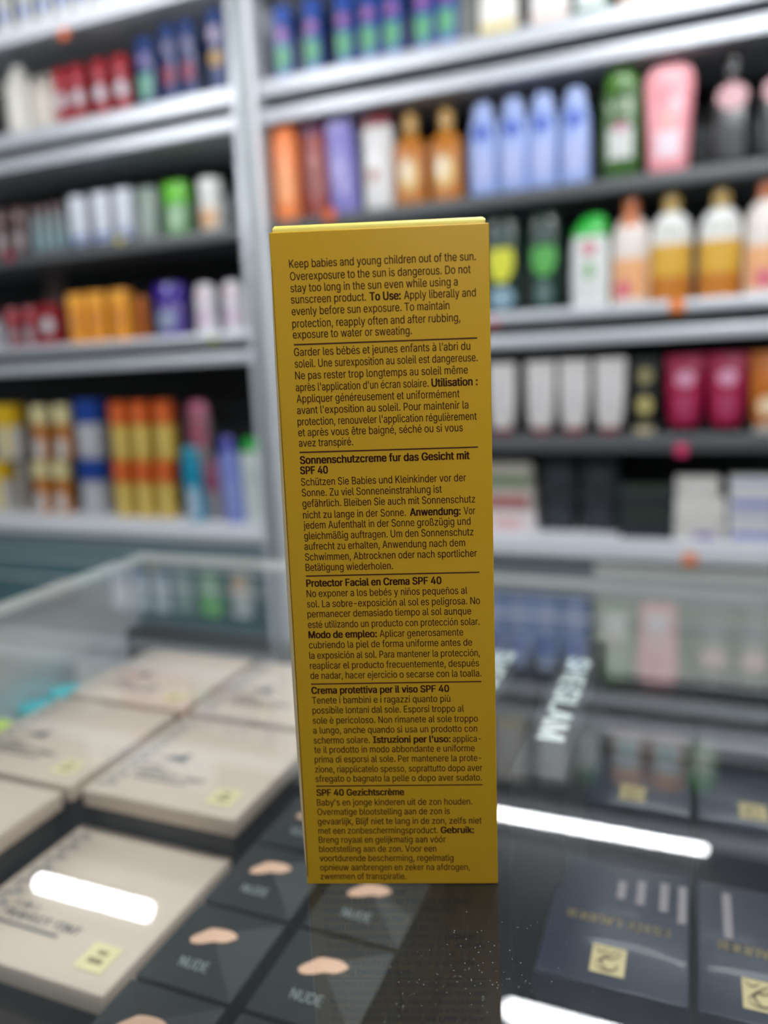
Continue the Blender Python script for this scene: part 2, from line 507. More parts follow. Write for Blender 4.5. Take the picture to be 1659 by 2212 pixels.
# ---- left bay, second shelf
S = 0.868
R('house', 'dark_bottle', 'bottle', S, (-25, 6, 190), 'dark bottle at the left picture edge beside the white tapered bottle', body='#2A2624', cap='#1B1918')
R('house', 'white_bottle', 'bottle', S, (10, 72, 142), 'white bottle with tapered shoulders at the left end of the second shelf', body='#D9D5CC', cap='#E0DCD4',
  prints=[('label', .12, .6, .7, '#E4E0D8')])
row('house', 'cream_bottle', 'bottle', S, [(70, 98, 165), (92, 124, 158)], ['cream coloured slim bottle beside the white tapered bottle', 'cream coloured slim bottle beside the red boxes'],
    group='cream bottles', body='#CFC6BA', cap='#D8D0C4', prints=[('label', .1, .6, .7, '#DAD3C8')])
row('carton', 'red_carton', 'box', S, [(122, 162, 152), (158, 198, 142), (203, 246, 128), (247, 292, 112)],
    ['dark red carton with a round white label, %s' % q for q in ('leftmost of four, next to the cream bottle', 'second of four', 'third of four', 'rightmost of four, next to a navy bottle')],
    group='red cartons with round labels', body='#982830', prints=[('label', .28, .58, .74, '#C9C6CE', 'oval'), ('crest', .66, .82, .6, '#B86870', 'oval')])
row('straight', 'navy_bottle', 'bottle', S, [(294, 342, 82)], ['navy bottle with a green label beside the red cartons'],
    body='#1F3464', cap='#233A70', prints=[('label', .12, .48, .72, '#6FA08C', 'shield'), ('emblem', .58, .78, .6, '#7C6E9C', 'oval')])
row('straight', 'navy_bottle', 'bottle', S, [(346, 387, 55), (388, 428, 42)],
    ['navy bottle with a red label, left one of the pair', 'navy bottle with a red label, right one of the pair'], group='navy bottles with red labels',
    body='#1F3464', cap='#233A70', prints=[('label', .22, .5, .7, '#8C3C50', 'oval'), ('emblem', .60, .8, .5, '#7C7690', 'oval')])
row('straight', 'navy_bottle', 'bottle', S, [(444, 492, 20)], ['navy bottle with a golden label beside the white upright'],
    body='#1F3464', cap='#233A70', prints=[('label', .32, .52, .66, '#B08840', 'oval'), ('emblem', .62, .8, .6, '#A898B0', 'oval')])

# ---- left bay, third shelf (dark board)
S = 0.467
row('jar', 'brown_jar', 'jar', S, [(-12, 26, 455), (28, 66, 450)], ['brown jar with a white label at the left picture edge, dark shelf', 'brown jar with a white label beside the small grey bottles'],
    group='brown jars', body='#4A2E2C', cap='#5A3A38', prints=[('label', .1, .5, .7, '#A89C9C', 'oval')], depth=1.0)
row('round', 'grey_bottle', 'bottle', S, [(70, 89, 447), (90, 109, 444), (110, 129, 441), (130, 150, 438)],
    ['small grey bottle with a pink cap, %s of the four' % q for q in LEFT5[:4]], group='small grey bottles with pink caps',
    body='#7E8A8C', cap='#B89898', prints=[('label', .1, .4, .8, '#7FA0A8')])
tr = MB().box(-.14, .14, -.05, .05, 0, .012, .002).build('display_tray', mat('#1F2C4C', .4), None, loc=Vector((on_wall(226, 500, YF + .07).x, YF + .075, zz(S))))
tag(tr, 'flat navy tray under the three white cartons', 'tray')
row('carton', 'white_carton', 'box', S + .0122, [(155, 204, 420), (206, 252, 415), (254, 299, 410)],
    ['white carton with a blue foot on the navy tray, %s of three' % q for q in ('left', 'middle', 'right')], group='white cartons on the navy tray',
    body='#D6DCE6', prints=[('label', .04, .18, .94, '#8C9CC8'), ('stripe', .25, .95, .3, '#ECF0F8', 'rect', .3)])
row('carton', 'grey_green_carton', 'box', S, [(301, 356, 405)], ['grey green carton between the white and the bright green carton'], body='#8C9A90', prints=[('label', .1, .6, .8, '#9AA69E')])
row('carton', 'green_carton', 'box', S, [(360, 420, 394)], ['bright green topped carton on the dark left shelf'], body='#7CA878', cap='#6CC23C', prints=[('label', .15, .5, .5, '#B8D4B4')])
row('jar', 'white_jar', 'jar', S, [(424, 486, 386)], ['white jar with a peach coloured label beside the bright green carton'], body='#DCDAD4', cap='#E4E4E0',
    prints=[('label', .08, .42, .7, '#E0B488')], depth=.8)
row('round', 'clear_bottle', 'bottle', S, [(490, 510, 405)], ['small dark grey bottle next to the upright, dark left shelf'], body='#5C6466', cap='#2C3234')
price_tag(258, 517, '#C8BC48', 'yellow price tag below the white cartons', .026, .026, YF + .004)
price_tag(20, 553, '#B03050', 'dark pink price tag at the left picture edge', .03, .03, YF + .004)

# ---- left bay, fourth shelf
S = 0.143
row('jar', 'white_jar', 'jar', S, [(-20, 12, 690)], ['pale grey jar cut by the left picture edge beside small red jars'], body='#B8B4BC', cap='#C8C4CC')
row('jar', 'red_jar', 'jar', S, [(14, 50, 668), (52, 88, 664)], ['small red jar with a round label, left of the pair', 'small red jar with a round label, right of the pair'], group='small red jars',
    body='#8C2630', cap='#A83A44', prints=[('label', .1, .5, .7, '#B0A8AC', 'oval')])
row('carton', 'red_carton', 'box', S, [(89, 152, 656)], ['dark red carton with a round white label beside the orange cartons'], body='#8A2028', prints=[('label', .28, .68, .6, '#C4C8CC', 'oval')])
row('carton', 'orange_carton', 'box', S, [(155, 200, 628), (198, 243, 632), (241, 300, 630)], ['orange carton, %s of the three bright ones' % q for q in ('left', 'middle', 'right')],
    group='orange cartons', body='#F0A030', prints=[('label', .2, .65, .5, '#D08848'), ('stripe', .75, .95, .9, '#F4B048')])
row('carton', 'brown_orange_carton', 'box', S, [(300, 328, 640)], ['darker orange brown carton between bright orange and purple'], body='#B06020', prints=[('label', .3, .6, .6, '#A05830')], yoff=.05)
row('jar', 'purple_jar', 'jar', S, [(326, 410, 614)], ['purple jar with a dark violet lid on the left rail shelf'], body='#54408C', cap='#3A1E90',
    prints=[('label', .12, .5, .66, '#8C98B0', 'oval')], depth=.8)
row('deo', 'white_bottle', 'bottle', S, [(415, 474, 610), (481, 527, 608)], ['white waisted bottle with a pink print, left one', 'white waisted bottle with a pink print, right one'], group='white waisted bottles',
    body='#E2DEE4', cap='#E8E6EA', prints=[('label', .15, .5, .6, '#D8BCD8', 'oval'), ('emblem', .7, .85, .5, '#D8A8B4', 'oval')])
row('round', 'grey_bottle', 'bottle', S, [(527, 546, 625)], ['slim grey beige bottle squeezed next to the upright'], body='#A8A4A8', cap='#B8AC98')
price_tag(460, 733, '#C4C83C', 'yellow green price tag below the white waisted bottle', .022, .016)

# ---- left bay, lowest shelf: two layers
S = -0.500
def stack(kind, name, cat, low, high, lab, **kw):
    a, H = row(kind, name, cat, S, low, [q % 'lower' for q in lab][:len(low)], yoff=.07, **kw)
    out = []
    for s, lb in zip(high, lab):
        W2, H2, loc = spot(*s, S, kind, .07, kw.get('depth'))
        base = a[0]
        loc.z = zz(S) + H + .0004
        out.append(dup(base, loc, lb % 'upper'))
    return a
stack('carton', 'yellow_white_carton', 'box', [(-28, 44, 992)], [(-12, 62, 870)], ['white carton with a yellow top at the left edge, %s one'], group='yellow topped cartons',
      body='#C8C4BC', cap='#D4AC20', prints=[('label', .08, .6, .3, '#D8C050', 'rect', .1)])
row('carton', 'grey_carton', 'box', S, [(44, 68, 1000)], ['narrow grey carton between yellow topped carton and brown jars'], body='#9C968C', yoff=.09)
stack('jar', 'brown_jar', 'jar', [(68, 116, 994), (114, 158, 994)], [(64, 113, 878), (113, 160, 876)], ['amber jar with a cream lid, %s layer, left', 'amber jar with a cream lid, %s layer, right'],
      group='amber jars with cream lids', body='#B06C28', cap='#D8CC98', prints=[('label', .05, .4, .7, '#D0C8C0')])
stack('carton', 'blue_white_carton', 'box', [(178, 250, 990)], [(166, 240, 868)], ['pale grey carton with a blue top, %s one'], group='blue topped cartons', body='#A8A8AC', cap='#1E3E88',
      prints=[('label', .1, .55, .6, '#B8B8BC')])
stack('carton', 'orange_carton', 'box', [(252, 298, 994), (298, 342, 994), (340, 392, 994)], [(244, 290, 868), (290, 334, 868), (332, 392, 868)],
      ['orange and straw coloured carton, %s layer, left', 'orange and straw coloured carton, %s layer, middle', 'orange and straw coloured carton, %s layer, right'],
      group='orange and straw cartons', body='#C8A848', cap='#C85418', prints=[('label', .06, .58, .5, '#D8C070'), ('sun', .68, .9, .5, '#D87848', 'oval')])
row('wide', 'pink_bottle', 'bottle', S, [(402, 458, 866)], ['tall dusty pink bottle behind the teal bottle, low shelf'], body='#8C8888', cap='#B06078', yoff=.16, prints=[('label', .6, .84, .9, '#A86074')])
row('shampoo', 'teal_bottle', 'bottle', S, [(398, 444, 962)], ['teal bottle leaning on the lowest left shelf'], body='#1F88A8', cap='#2C8CA4', tilt=-3.5, prints=[('label', .05, .45, .6, '#B0C4D4')])
row('straight', 'mauve_bottle', 'bottle', S, [(442, 484, 996)], ['short mauve and grey bottle between teal and lavender bottles'], body='#8C888C', cap='#8C4860', prints=[('label', .5, .85, .9, '#8C4C62')], yoff=.06)
row('lotion', 'lavender_bottle', 'bottle', S, [(476, 530, 942)], ['lavender blue bottle leaning beside the green capped one'], body='#7C88C8', cap='#4848A0', tilt=-4.0, prints=[('label', .1, .5, .5, '#8C98D0')])
row('shampoo', 'white_green_bottle', 'bottle', S, [(520, 580, 946)], ['white bottle with a green cap next to the upright, low shelf'], body='#D0D8D4', cap='#18A038', tilt=-1.5,
    prints=[('label', .4, .7, .6, '#C0CCC8', 'oval')])

# ---- right bay, top visible shelf
S = 0.868
row('straight', 'navy_bottle', 'bottle', S, [(588, 637, 18), (655, 697, -8), (720, 768, -14), (775, 820, -28), (824, 872, -45), (884, 944, -60), (946, 985, -70)],
    ['blue bottle with a green label, %s' % q for q in ('first right of the upright', 'second right of the upright, turned away', 'third from the upright', 'fourth from the upright',
     'fifth from the upright', 'sixth from the upright', 'rightmost, next to the clear bottle')], group='blue bottles with green labels', body='#2C4C98', cap='#3C5CB0',
    prints=[('label', .12, .46, .72, '#62A87C', 'shield'), ('emblem', .54, .72, .62, '#98609C', 'oval'), ('stripe', .02, .09, .6, '#8CA4E4')])
row('round', 'clear_bottle', 'bottle', S, [(986, 1026, -60)], ['clear grey bottle right of the blue bottles'], body='#6C706C', cap='#8C8C88')
row('carton', 'cream_carton', 'box', S, [(1034, 1124, -120)], ['tall white carton with a pale yellow foot on the top shelf'], body='#E8E4DC', prints=[('foot', .01, .14, .96, '#DCCB84'), ('label', .2, .7, .6, '#F0EEEA')])
row('carton', 'pale_carton', 'box', S, [(1146, 1234, -130)], ['white carton with a pale pink foot on the top shelf'], body='#E6E2E0', prints=[('foot', .01, .18, .96, '#E0CFC6'), ('label', .3, .7, .7, '#EEF0F0')])
row('straight', 'green_bottle', 'bottle', S, [(1238, 1316, -150)], ['green bottle with a large white label beside the pale carton'], body='#5C7C64', cap='#3C6048', prints=[('label', .12, .7, .78, '#E4EAE8')])
row('straight', 'amber_bottle', 'bottle', S, [(1334, 1424, -160), (1438, 1528, -175)], ['amber bottle with a white and teal label, left one', 'amber bottle with a white label, right one'], group='amber bottles on the top shelf',
    body='#B07828', cap='#9C6820', prints=[('label', .13, .7, .8, '#DDE6E4'), ('emblem', .22, .45, .4, '#A8D4CC', 'oval')])
row('straight', 'green_bottle', 'bottle', S, [(1538, 1614, -190)], ['bright green bottle near the right end of the top shelf'], body='#4C8C3C', cap='#3C7030', prints=[('label', .16, .7, .7, '#C8D8C0')])

# ---- right bay, dark shelf with lotions
S = 0.467
row('straight', 'orange_bottle', 'bottle', S, [(586, 648, 276)], ['bright orange bottle standing first right of the upright'], body='#F0843C', cap='#E87830', prints=[('label', .2, .6, .5, '#F4A468')])
row('straight', 'red_bottle', 'bottle', S, [(650, 712, 272)], ['dark red bottle with a plum cap beside the orange one'], body='#8C2C20', cap='#5C1444', prints=[('label', .25, .6, .5, '#94504C', 'oval')])
row('straight', 'purple_bottle', 'bottle', S, [(708, 776, 262)], ['violet bottle leaning a little beside the dark red one'], body='#7D76BE', cap='#9A92CC', tilt=-2.5, prints=[('label', .2, .55, .4, '#A89CD4', 'oval')])
row('straight', 'white_bottle', 'bottle', S, [(780, 852, 252)], ['white bottle with a dark red cap beside the violet one'], body='#DCDAD8', cap='#7C2C34', prints=[('label', .3, .45, .4, '#B89084', 'oval', -.12)])
row('pump', 'amber_bottle', 'bottle', S, [(856, 916, 246), (918, 1006, 230)], ['square amber bottle with a golden cap, smaller one', 'square amber bottle with a golden cap, next to the pale blue bottles'],
    group='square amber bottles', body='#B8701C', cap='#B8904C', prints=[('label', .14, .5, .6, '#E4C078', 'oval'), ('flower', .25, .48, .3, '#F0E8D0', 'oval', -.08)])
row('lotion', 'lotion_bottle', 'bottle', S, [(1012, 1074, 230), (1078, 1138, 208), (1140, 1204, 196), (1202, 1282, 188)],
    ['pale blue lotion bottle with navy emblem, %s' % q for q in ('leftmost of four, green tint at its foot', 'second of four', 'third of four', 'rightmost of four, beside the green bottle')],
    group='pale blue lotion bottles', body='#94A9DF', cap='#A6B7E6', prints=[('label', .10, .5, .7, '#AAB4E0', 'oval'), ('emblem', .58, .76, .52, '#3450B4', 'oval')])
row('shampoo', 'green_bottle', 'bottle', S, [(1298, 1386, 150)], ['dark green bottle with white lettering beside the pink one'], body='#33591F', cap='#4C7C24',
    prints=[('label', .18, .45, .62, '#C8CCC8'), ('flower', .42, .52, .4, '#B87C90', 'oval')], lettering=[('LUX', .62, .62, '#C8D4BC')])
row('wide', 'pink_bottle', 'bottle', S, [(1390, 1500, 138)], ['large salmon pink bottle wider at the top'], body='#EE9CA4', cap='#F0A8AE',
    prints=[('label', .14, .38, .55, '#E4D4DC'), ('flower', .42, .55, .36, '#D8B0A8', 'oval')], lettering=[('LUX', .66, .34, '#C47880')])
row('pump', 'black_bottle', 'bottle', S, [(1540, 1626, 112), (1640, 1730, 96)], ['black bottle with a pink oval label', 'black bottle cut by the right picture edge'], group='black bottles on the dark shelf',
    body='#090A0D', cap='#0B0B0E', prints=[('label', .48, .74, .8, '#C89CA0', 'oval'), ('stripe', .1, .34, .7, '#17171D')])
price_tag(712, 464, '#E86818', 'orange price tag below the dark red bottle', .034, .034, YF + .004)

# ---- right bay, rail shelf with body washes
S = 0.143
row('shampoo', 'dark_green_bottle', 'bottle', S, [(1040, 1128, 452)], ['dark green bottle with a yellow label next to the carton edge'], body='#07291E', cap='#062018',
    prints=[('label', .3, .62, .66, '#D8D83C', 'shield'), ('foot_label', .04, .26, .7, '#8CA8B8', 'oval'), ('emblem', .66, .8, .5, '#3C504C', 'oval')])
row('shampoo', 'dark_green_bottle', 'bottle', S, [(1138, 1214, 446)], ['dark green bottle with a leaf green label beside the white one'], body='#07291E', cap='#062018',
    prints=[('label', .34, .62, .74, '#58A850', 'shield'), ('foot_label', .04, .3, .5, '#5C7470', 'oval'), ('emblem', .66, .8, .5, '#3C504C', 'oval')])
row('flip', 'white_bottle', 'bottle', S, [(1230, 1318, 464)], ['white bottle with a slanted bright green cap'], body='#E4E8E6', cap='#2CB43C',
    prints=[('emblem', .55, .72, .4, '#C88088', 'oval'), ('leaf', .3, .5, .28, '#88B07C', 'oval')])
row('round', 'peach_bottle', 'bottle', S, [(1320, 1404, 430)], ['white and peach bottle with a fruit print left of the golden bottles'], body='#E6DCD4', cap='#D07848',
    prints=[('label', .06, .44, .9, '#ECB07C'), ('fruit', .06, .24, .44, '#D87080', 'oval', -.16), ('shoulder_print', .74, .84, .6, '#D88858')])
row('round', 'golden_bottle', 'bottle', S, [(1405, 1494, 420), (1508, 1608, 408)], ['white shouldered golden body wash bottle, left one', 'white shouldered golden body wash bottle, right one'],
    group='golden body wash bottles', body='#E6E6E2', cap='#C4A45C', prints=[('label', .02, .54, .96, '#D8A83C'), ('foot', .02, .24, .97, '#BC7420')], lettering=[('LUX', .62, .5, '#B8B4A4')])
row('round', 'peach_bottle', 'bottle', S, [(1612, 1700, 388)], ['white and peach bottle cut by the right picture edge'], body='#E6DCD4', cap='#D07848',
    prints=[('label', .06, .44, .9, '#ECB07C'), ('fruit', .06, .24, .5, '#D87080', 'oval')])
price_tag(1462, 660, '#F08428', 'orange price tag below the golden bottles', .034, .032)
price_tag(1067, 697, '#D07880', 'pink price tag next to the yellow carton edge', .02, .024)

# ---- right bay, dark shelf with tubes
S = -0.205
row('tube', 'white_tube', 'tube', S, [(1048, 1118, 782), (1134, 1200, 780), (1207, 1272, 778), (1282, 1352, 776)],
    ['white cream tube standing on a dark red cap, %s' % q for q in ('half hidden by the yellow carton', 'second from the carton', 'third from the carton', 'beside the black tube')],
    group='white tubes with dark red caps', body='#DAD6D4', cap='#7C2C34', prints=[('label', .25, .8, .6, '#C8C4C4')], yoff=.03)
row('tube', 'black_tube', 'tube', S, [(1362, 1424, 772)], ['black tube with golden print on a cream cap'], body='#1C1E1C', cap='#C8BC98',
    prints=[('label', .25, .5, .6, '#B0A468', 'oval'), ('emblem', .66, .86, .5, '#8C8458', 'oval')])
row('tube', 'magenta_tube', 'tube', S, [(1436, 1522, 768), (1528, 1614, 764)], ['magenta tube standing on a dark cap, left one', 'magenta tube standing on a dark cap, right one'], group='magenta tubes',
    body='#98103F', cap='#2C0C18', prints=[('emblem', .6, .8, .5, '#C88CA8', 'oval'), ('label', .2, .5, .5, '#9C3058')])
row('tube', 'amber_tube', 'tube', S, [(1620, 1700, 760)], ['amber tube on a pale cap cut by the right picture edge'], body='#B4641C', cap='#C8C0B4', prints=[('label', .2, .45, .6, '#E4CCA8', 'oval')])
price_tag(1472, 972, '#D83C70', 'pink price tag below the magenta tubes', .03, .03, YF + .004)

# ---- right bay, lowest shelf
S = -0.500
a, H = row('carton', 'white_red_carton', 'box', S, [(1040, 1170, 1100)], ['white carton with red print, lowest of the stack beside the yellow carton'], body='#DCD4D4', prints=[('label', .2, .6, .5, '#D8A8AC')], yoff=.06, depth=.6)
b, H2 = row('carton', 'red_green_carton', 'box', S + H + .0003, [(1040, 1166, 1052)], ['pale carton with a red side, middle of its stack'], body='#B8B0A8', prints=[('label', .1, .7, .8, '#A86C6C')], yoff=.06, depth=.6)
row('carton', 'green_white_carton', 'box', S + H + H2 + .0006, [(1042, 1162, 998)], ['pale grey carton with a green band, top of its stack'], body='#A8A498', prints=[('label', .1, .4, .9, '#5C7C4C')], yoff=.065, depth=.6)
lowb, H = row('carton', 'black_carton', 'box', S, [(1170, 1248, 1060), (1252, 1342, 1060)], ['dark grey carton, lower left of its stack', 'dark grey carton, lower right of its stack'],
    group='dark grey cartons', body='#2A2E32', prints=[('label', .2, .7, .6, '#33383C')], yoff=.10)
for s, lb in (((1170, 1248, 980), 'dark grey carton, upper left of its stack'), ((1252, 1342, 980), 'dark grey carton, upper right of its stack')):
    q = spot(*s, S, 'carton', .10)[2]; q.z = zz(S) + H + .0004
    dup(lowb[0], q, lb)
lowb, H = row('carton', 'black_carton', 'box', S, [(1338, 1452, 1104)], ['dark grey carton with green print, lower one of two'], body='#2E3236', prints=[('label', .86, .97, .8, '#28481C')], yoff=.03, depth=.55)
q = Vector(lowb[0].location); q.z = zz(S) + H + .0004
dup(lowb[0], q, 'dark grey carton with green print, upper one of two')
lowj, H = row('carton', 'white_carton', 'box', S, [(1456, 1566, 1076)], ['white carton with a purple print, lower one, lowest right shelf'], body='#D4D2CC', prints=[('label', .04, .2, .5, '#8870B0', 'oval', .1)], yoff=.03, depth=.6)
row('carton', 'white_carton', 'box', S + H + .0004, [(1458, 1552, 1030)], ['plain white carton lying on the purple printed one'], body='#CCCAC4', prints=[('label', .2, .7, .6, '#D4D2CE')], yoff=.04, depth=.6)
lowj, H = row('carton', 'white_carton', 'box', S, [(1572, 1690, 1100)], ['white carton with blue print, lower one at the right picture edge'], body='#D2D2CE', prints=[('label', .1, .35, .9, '#8C94CC'), ('stripe', .8, .9, .9, '#8C94CC')], yoff=.03, depth=.6)
q = Vector(lowj[0].location); q.z = zz(S) + H + .0004
dup(lowj[0], q, 'white carton with blue print, upper one at the right picture edge')
price_tag(1490, 1208, '#F0905C', 'peach price tag below the purple printed carton', .036, .034, YF - .010)

# ------------------------------------------------------------------ glass display counter
GH = 0.1066                                    # the glass lies this far below the lens
GZ = CZ - GH
def glass_mat():
    m = bpy.data.materials.new('counter_glass'); m.use_nodes = True
    nt = m.node_tree; nt.nodes.clear()
    out = nt.nodes.new('ShaderNodeOutputMaterial')
    tr = nt.nodes.new('ShaderNodeBsdfTransparent'); tr.inputs[0].default_value = (0.955, 0.97, 0.965, 1)
    gl = nt.nodes.new('ShaderNodeBsdfGlossy'); gl.inputs['Roughness'].default_value = 0.0
    fr = nt.nodes.new('ShaderNodeFresnel'); fr.inputs['IOR'].default_value = 1.5
    mx = nt.nodes.new('ShaderNodeMixShader')
    ge = nt.nodes.new('ShaderNodeNewGeometry')            # reflect on the outer side only
    inv = nt.nodes.new('ShaderNodeMath'); inv.operation = 'SUBTRACT'; inv.inputs[0].default_value = 1.0
    fm = nt.nodes.new('ShaderNodeMath'); fm.operation = 'MULTIPLY'
    nt.links.new(ge.outputs['Backfacing'], inv.inputs[1])
    p1 = nt.nodes.new('ShaderNodeMath'); p1.operation = 'ADD'; p1.inputs[1].default_value = 1.0      # both faces of the pane: 2R / (1 + R)
    d2 = nt.nodes.new('ShaderNodeMath'); d2.operation = 'DIVIDE'
    t2 = nt.nodes.new('ShaderNodeMath'); t2.operation = 'MULTIPLY'; t2.inputs[1].default_value = 2.0
    nt.links.new(fr.outputs[0], p1.inputs[0]); nt.links.new(fr.outputs[0], t2.inputs[0])
    nt.links.new(t2.outputs[0], d2.inputs[0]); nt.links.new(p1.outputs[0], d2.inputs[1])
    nt.links.new(d2.outputs[0], fm.inputs[0]); nt.links.new(inv.outputs[0], fm.inputs[1])
    nt.links.new(fm.outputs[0], mx.inputs[0]); nt.links.new(tr.outputs[0], mx.inputs[1]); nt.links.new(gl.outputs[0], mx.inputs[2])
    # dust: tiny pale grains, denser in some patches
    tc = nt.nodes.new('ShaderNodeTexCoord')
    vo = nt.nodes.new('ShaderNodeTexVoronoi'); vo.inputs['Scale'].default_value = 900
    no = nt.nodes.new('ShaderNodeTexNoise'); no.inputs['Scale'].default_value = 9
    r1 = nt.nodes.new('ShaderNodeMapRange'); r1.inputs['From Min'].default_value = 0.45; r1.inputs['From Max'].default_value = 0.75
    r1.inputs['To Min'].default_value = 0.015; r1.inputs['To Max'].default_value = 0.15
    lt = nt.nodes.new('ShaderNodeMath'); lt.operation = 'LESS_THAN'
    mu = nt.nodes.new('ShaderNodeMath'); mu.operation = 'MULTIPLY'; mu.inputs[1].default_value = 0.22
    df = nt.nodes.new('ShaderNodeBsdfDiffuse'); df.inputs[0].default_value = (0.75, 0.78, 0.78, 1)
    m2 = nt.nodes.new('ShaderNodeMixShader')
    ad = nt.nodes.new('ShaderNodeMath'); ad.operation = 'ADD'; ad.inputs[1].default_value = 0.008     # fine film of wear all over
    for n in (vo, no): nt.links.new(tc.outputs['Object'], n.inputs['Vector'])
    nt.links.new(no.outputs['Fac'], r1.inputs['Value'])
    nt.links.new(vo.outputs['Distance'], lt.inputs[0]); nt.links.new(r1.outputs[0], lt.inputs[1])
    nt.links.new(lt.outputs[0], mu.inputs[0]); nt.links.new(mu.outputs[0], ad.inputs[0]); nt.links.new(ad.outputs[0], m2.inputs[0])
    nt.links.new(mx.outputs[0], m2.inputs[1]); nt.links.new(df.outputs[0], m2.inputs[2])
    nt.links.new(m2.outputs[0], out.inputs[0])
    return m
GLASS = glass_mat()
EDGE = mat('#F2FAF7', 0.25, noise=0.05, scale=20)
BLACK = mat('#101316', 0.35, noise=0.2, scale=8)
CX0, CX1, CY0, CY1 = -0.322, 0.62, -0.14, 0.381
FLZ = CZ - 0.215                               # display floor inside the case
ctr = thing('display_counter', 'glass topped display counter in the foreground', 'counter', (0.15, 0.12, 0))
def cpart(m, name, mt, parent=ctr, **kw):
    o = m.build(name, mt, parent, **kw)
    if parent is ctr: o.location = -Vector(ctr.location)
    return o
top = MB().box(CX0, CX1, CY0, CY1, GZ - 0.006, GZ)
top.mi = [0, 0, 1, 1, 1, 1]
cpart(top, 'glass_top', [GLASS, EDGE], smooth=False)
PANEL = mat('#D2D8DC', 0.14, metal=0.15, coat=0.4, noise=0.03, scale=6)
cpart(MB().box(CX0 - 0.013, CX0 - 0.007, CY0, CY1, FLZ - 0.004, GZ - 0.007), 'end_panel', PANEL)
cpart(MB().box(CX1 - 0.006, CX1, CY0, CY1, FLZ, GZ - 0.0065), 'end_panel', PANEL)
cpart(MB().box(CX0 - 0.006, CX1 - 0.007, CY0, CY0 + 0.006, FLZ, GZ - 0.0065), 'front_pane', GLASS, smooth=False)
cpart(MB().box(CX0 - 0.006, CX1 - 0.007, CY0 + 0.007, CY1 - 0.004, FLZ - 0.012, FLZ, 0.001), 'display_floor', BLACK)
cpart(MB().box(CX0 - 0.005, CX1 - 0.008, CY1 - 0.016, CY1 - 0.005, FLZ + 0.0003, CZ - 0.152, 0.0015), 'rear_rim', mat('#20262A', 0.3))
cpart(MB().box(CX0 - 0.012, CX1, CY0, CY1 - 0.01, 0.0, FLZ - 0.0125, 0.003), 'cabinet', mat('#5C6668', 0.4, noise=0.08, scale=5))

# ------------------------------------------------------------------ beige powder boxes
BEIGE = mat('#D3C1B0', 0.45, noise=0.02, scale=40)
GREY_PRINT, INK = mat('#989590', 0.5), mat('#40474C', 0.5)
STICK, STICK_INK = mat('#E6D9A8', 0.5), mat('#8C8460', 0.5)
BW, BD, BT = 0.0725, 0.070, 0.0075
def powder_box(loc, label):
    r = thing('powder_box', label, 'box', loc, group='beige powder boxes under the glass')
    MB().box(-BW / 2, BW / 2, -BD / 2, BD / 2, 0, BT, 0.0008).build('carton_body', BEIGE, r)
    zt = BT + 0.00015
    m = MB()                                       # zigzag border along the left edge
    n = 9
    for i in range(n):
        y = -BD / 2 + 0.004 + i * (BD - 0.008) / n; s = (BD - 0.008) / n
        x = -BW / 2 + 0.003
        m.add([(x, y, zt), (x + 0.008, y + s * 0.45, zt), (x + 0.0062, y + s * 0.62, zt), (x, y + s * 0.4, zt)], [(0, 1, 2, 3)])
        m.add([(x + 0.008, y + s * 0.45, zt), (x + 0.008, y + s * 0.7, zt), (x + 0.002, y + s * 1.0, zt), (x + 0.0015, y + s * 0.86, zt)], [(0, 1, 2, 3)])
    m.build('zigzag_border', GREY_PRINT, r, smooth=False)
    m = MB()                                       # dark winged triangle
    m.add([(-0.0215, -0.0035, zt), (-0.0085, -0.0045, zt), (-0.0095, 0.0035, zt), (-0.0125, 0.0005, zt)], [(0, 1, 2, 3)])
    m.build('emblem', INK, r, smooth=False)
    m = MB()
    for t, x0, x1, y, h in (('2-IN-1', -0.0235, -0.0125, -0.0125, 0.0028), ('PERFECT TINT', -0.0235, 0.010, -0.0175, 0.0034)):
        v, f = fit_text(t, x0, x1, y, h, True); m.add([(p[0], p[1], zt) for p in v], f)
    m.add([(-0.0235, -0.0205, zt), (0.004, -0.0205, zt), (0.004, -0.0192, zt), (-0.0235, -0.0192, zt)], [(0, 1, 2, 3)])
    m.build('lettering', INK, r, smooth=False)
    s = MB().box(0.0185, 0.0295, -0.0285, -0.0175, zt, zt + 0.0002).build('sticker', STICK, r, smooth=False)
    m = MB()
    for y0, y1, x0, x1 in ((-0.0218, -0.0202, 0.0222, 0.0262), (-0.0255, -0.0235, 0.0212, 0.0268)):
        m.box(x0, x1, y0, y1, zt + 0.0002, zt + 0.00035)
    m.build('sticker_print', STICK_INK, s, smooth=False)
    return r
def support(loc, w, d, h, label):
    o = MB().box(-w / 2, w / 2, -d / 2, d / 2, 0, h, 0.0012).build('black_carton', mat('#191D21', 0.3, noise=0.1, scale=30), None, loc=loc)
    tag(o, label, 'box', 'plain black cartons under the beige boxes')
    return o
ZU = CZ - 0.162 - BT
pb = None
BX = [(-0.270, 0.328, 'at the back left, against the rear rim'), (-0.1920, 0.328, 'at the back, half behind the yellow carton'),
      (-0.270, 0.2535, 'left one of the middle row'), (-0.1910, 0.2535, 'in the middle row, beside the yellow carton'),
      (-0.270, 0.1795, 'cut by the left picture edge')]
for x, y, lb in BX:
    lab = 'flat beige powder box under the glass, ' + lb
    if pb is None: pb = powder_box((x, y, ZU), lab)
    else: dup(pb, (x, y, ZU), lab)
    support((x, y + 0.001, FLZ + 0.0002), BW - 0.006, BD - 0.006, ZU - FLZ - 0.0004, 'plain black carton carrying the beige box ' + lb)
lowx, lowy = -0.1955, 0.186
dup(pb, (lowx, lowy, CZ - 0.18 - BT), 'flat beige powder box nearest the camera, a lamp streak mirrored over it')
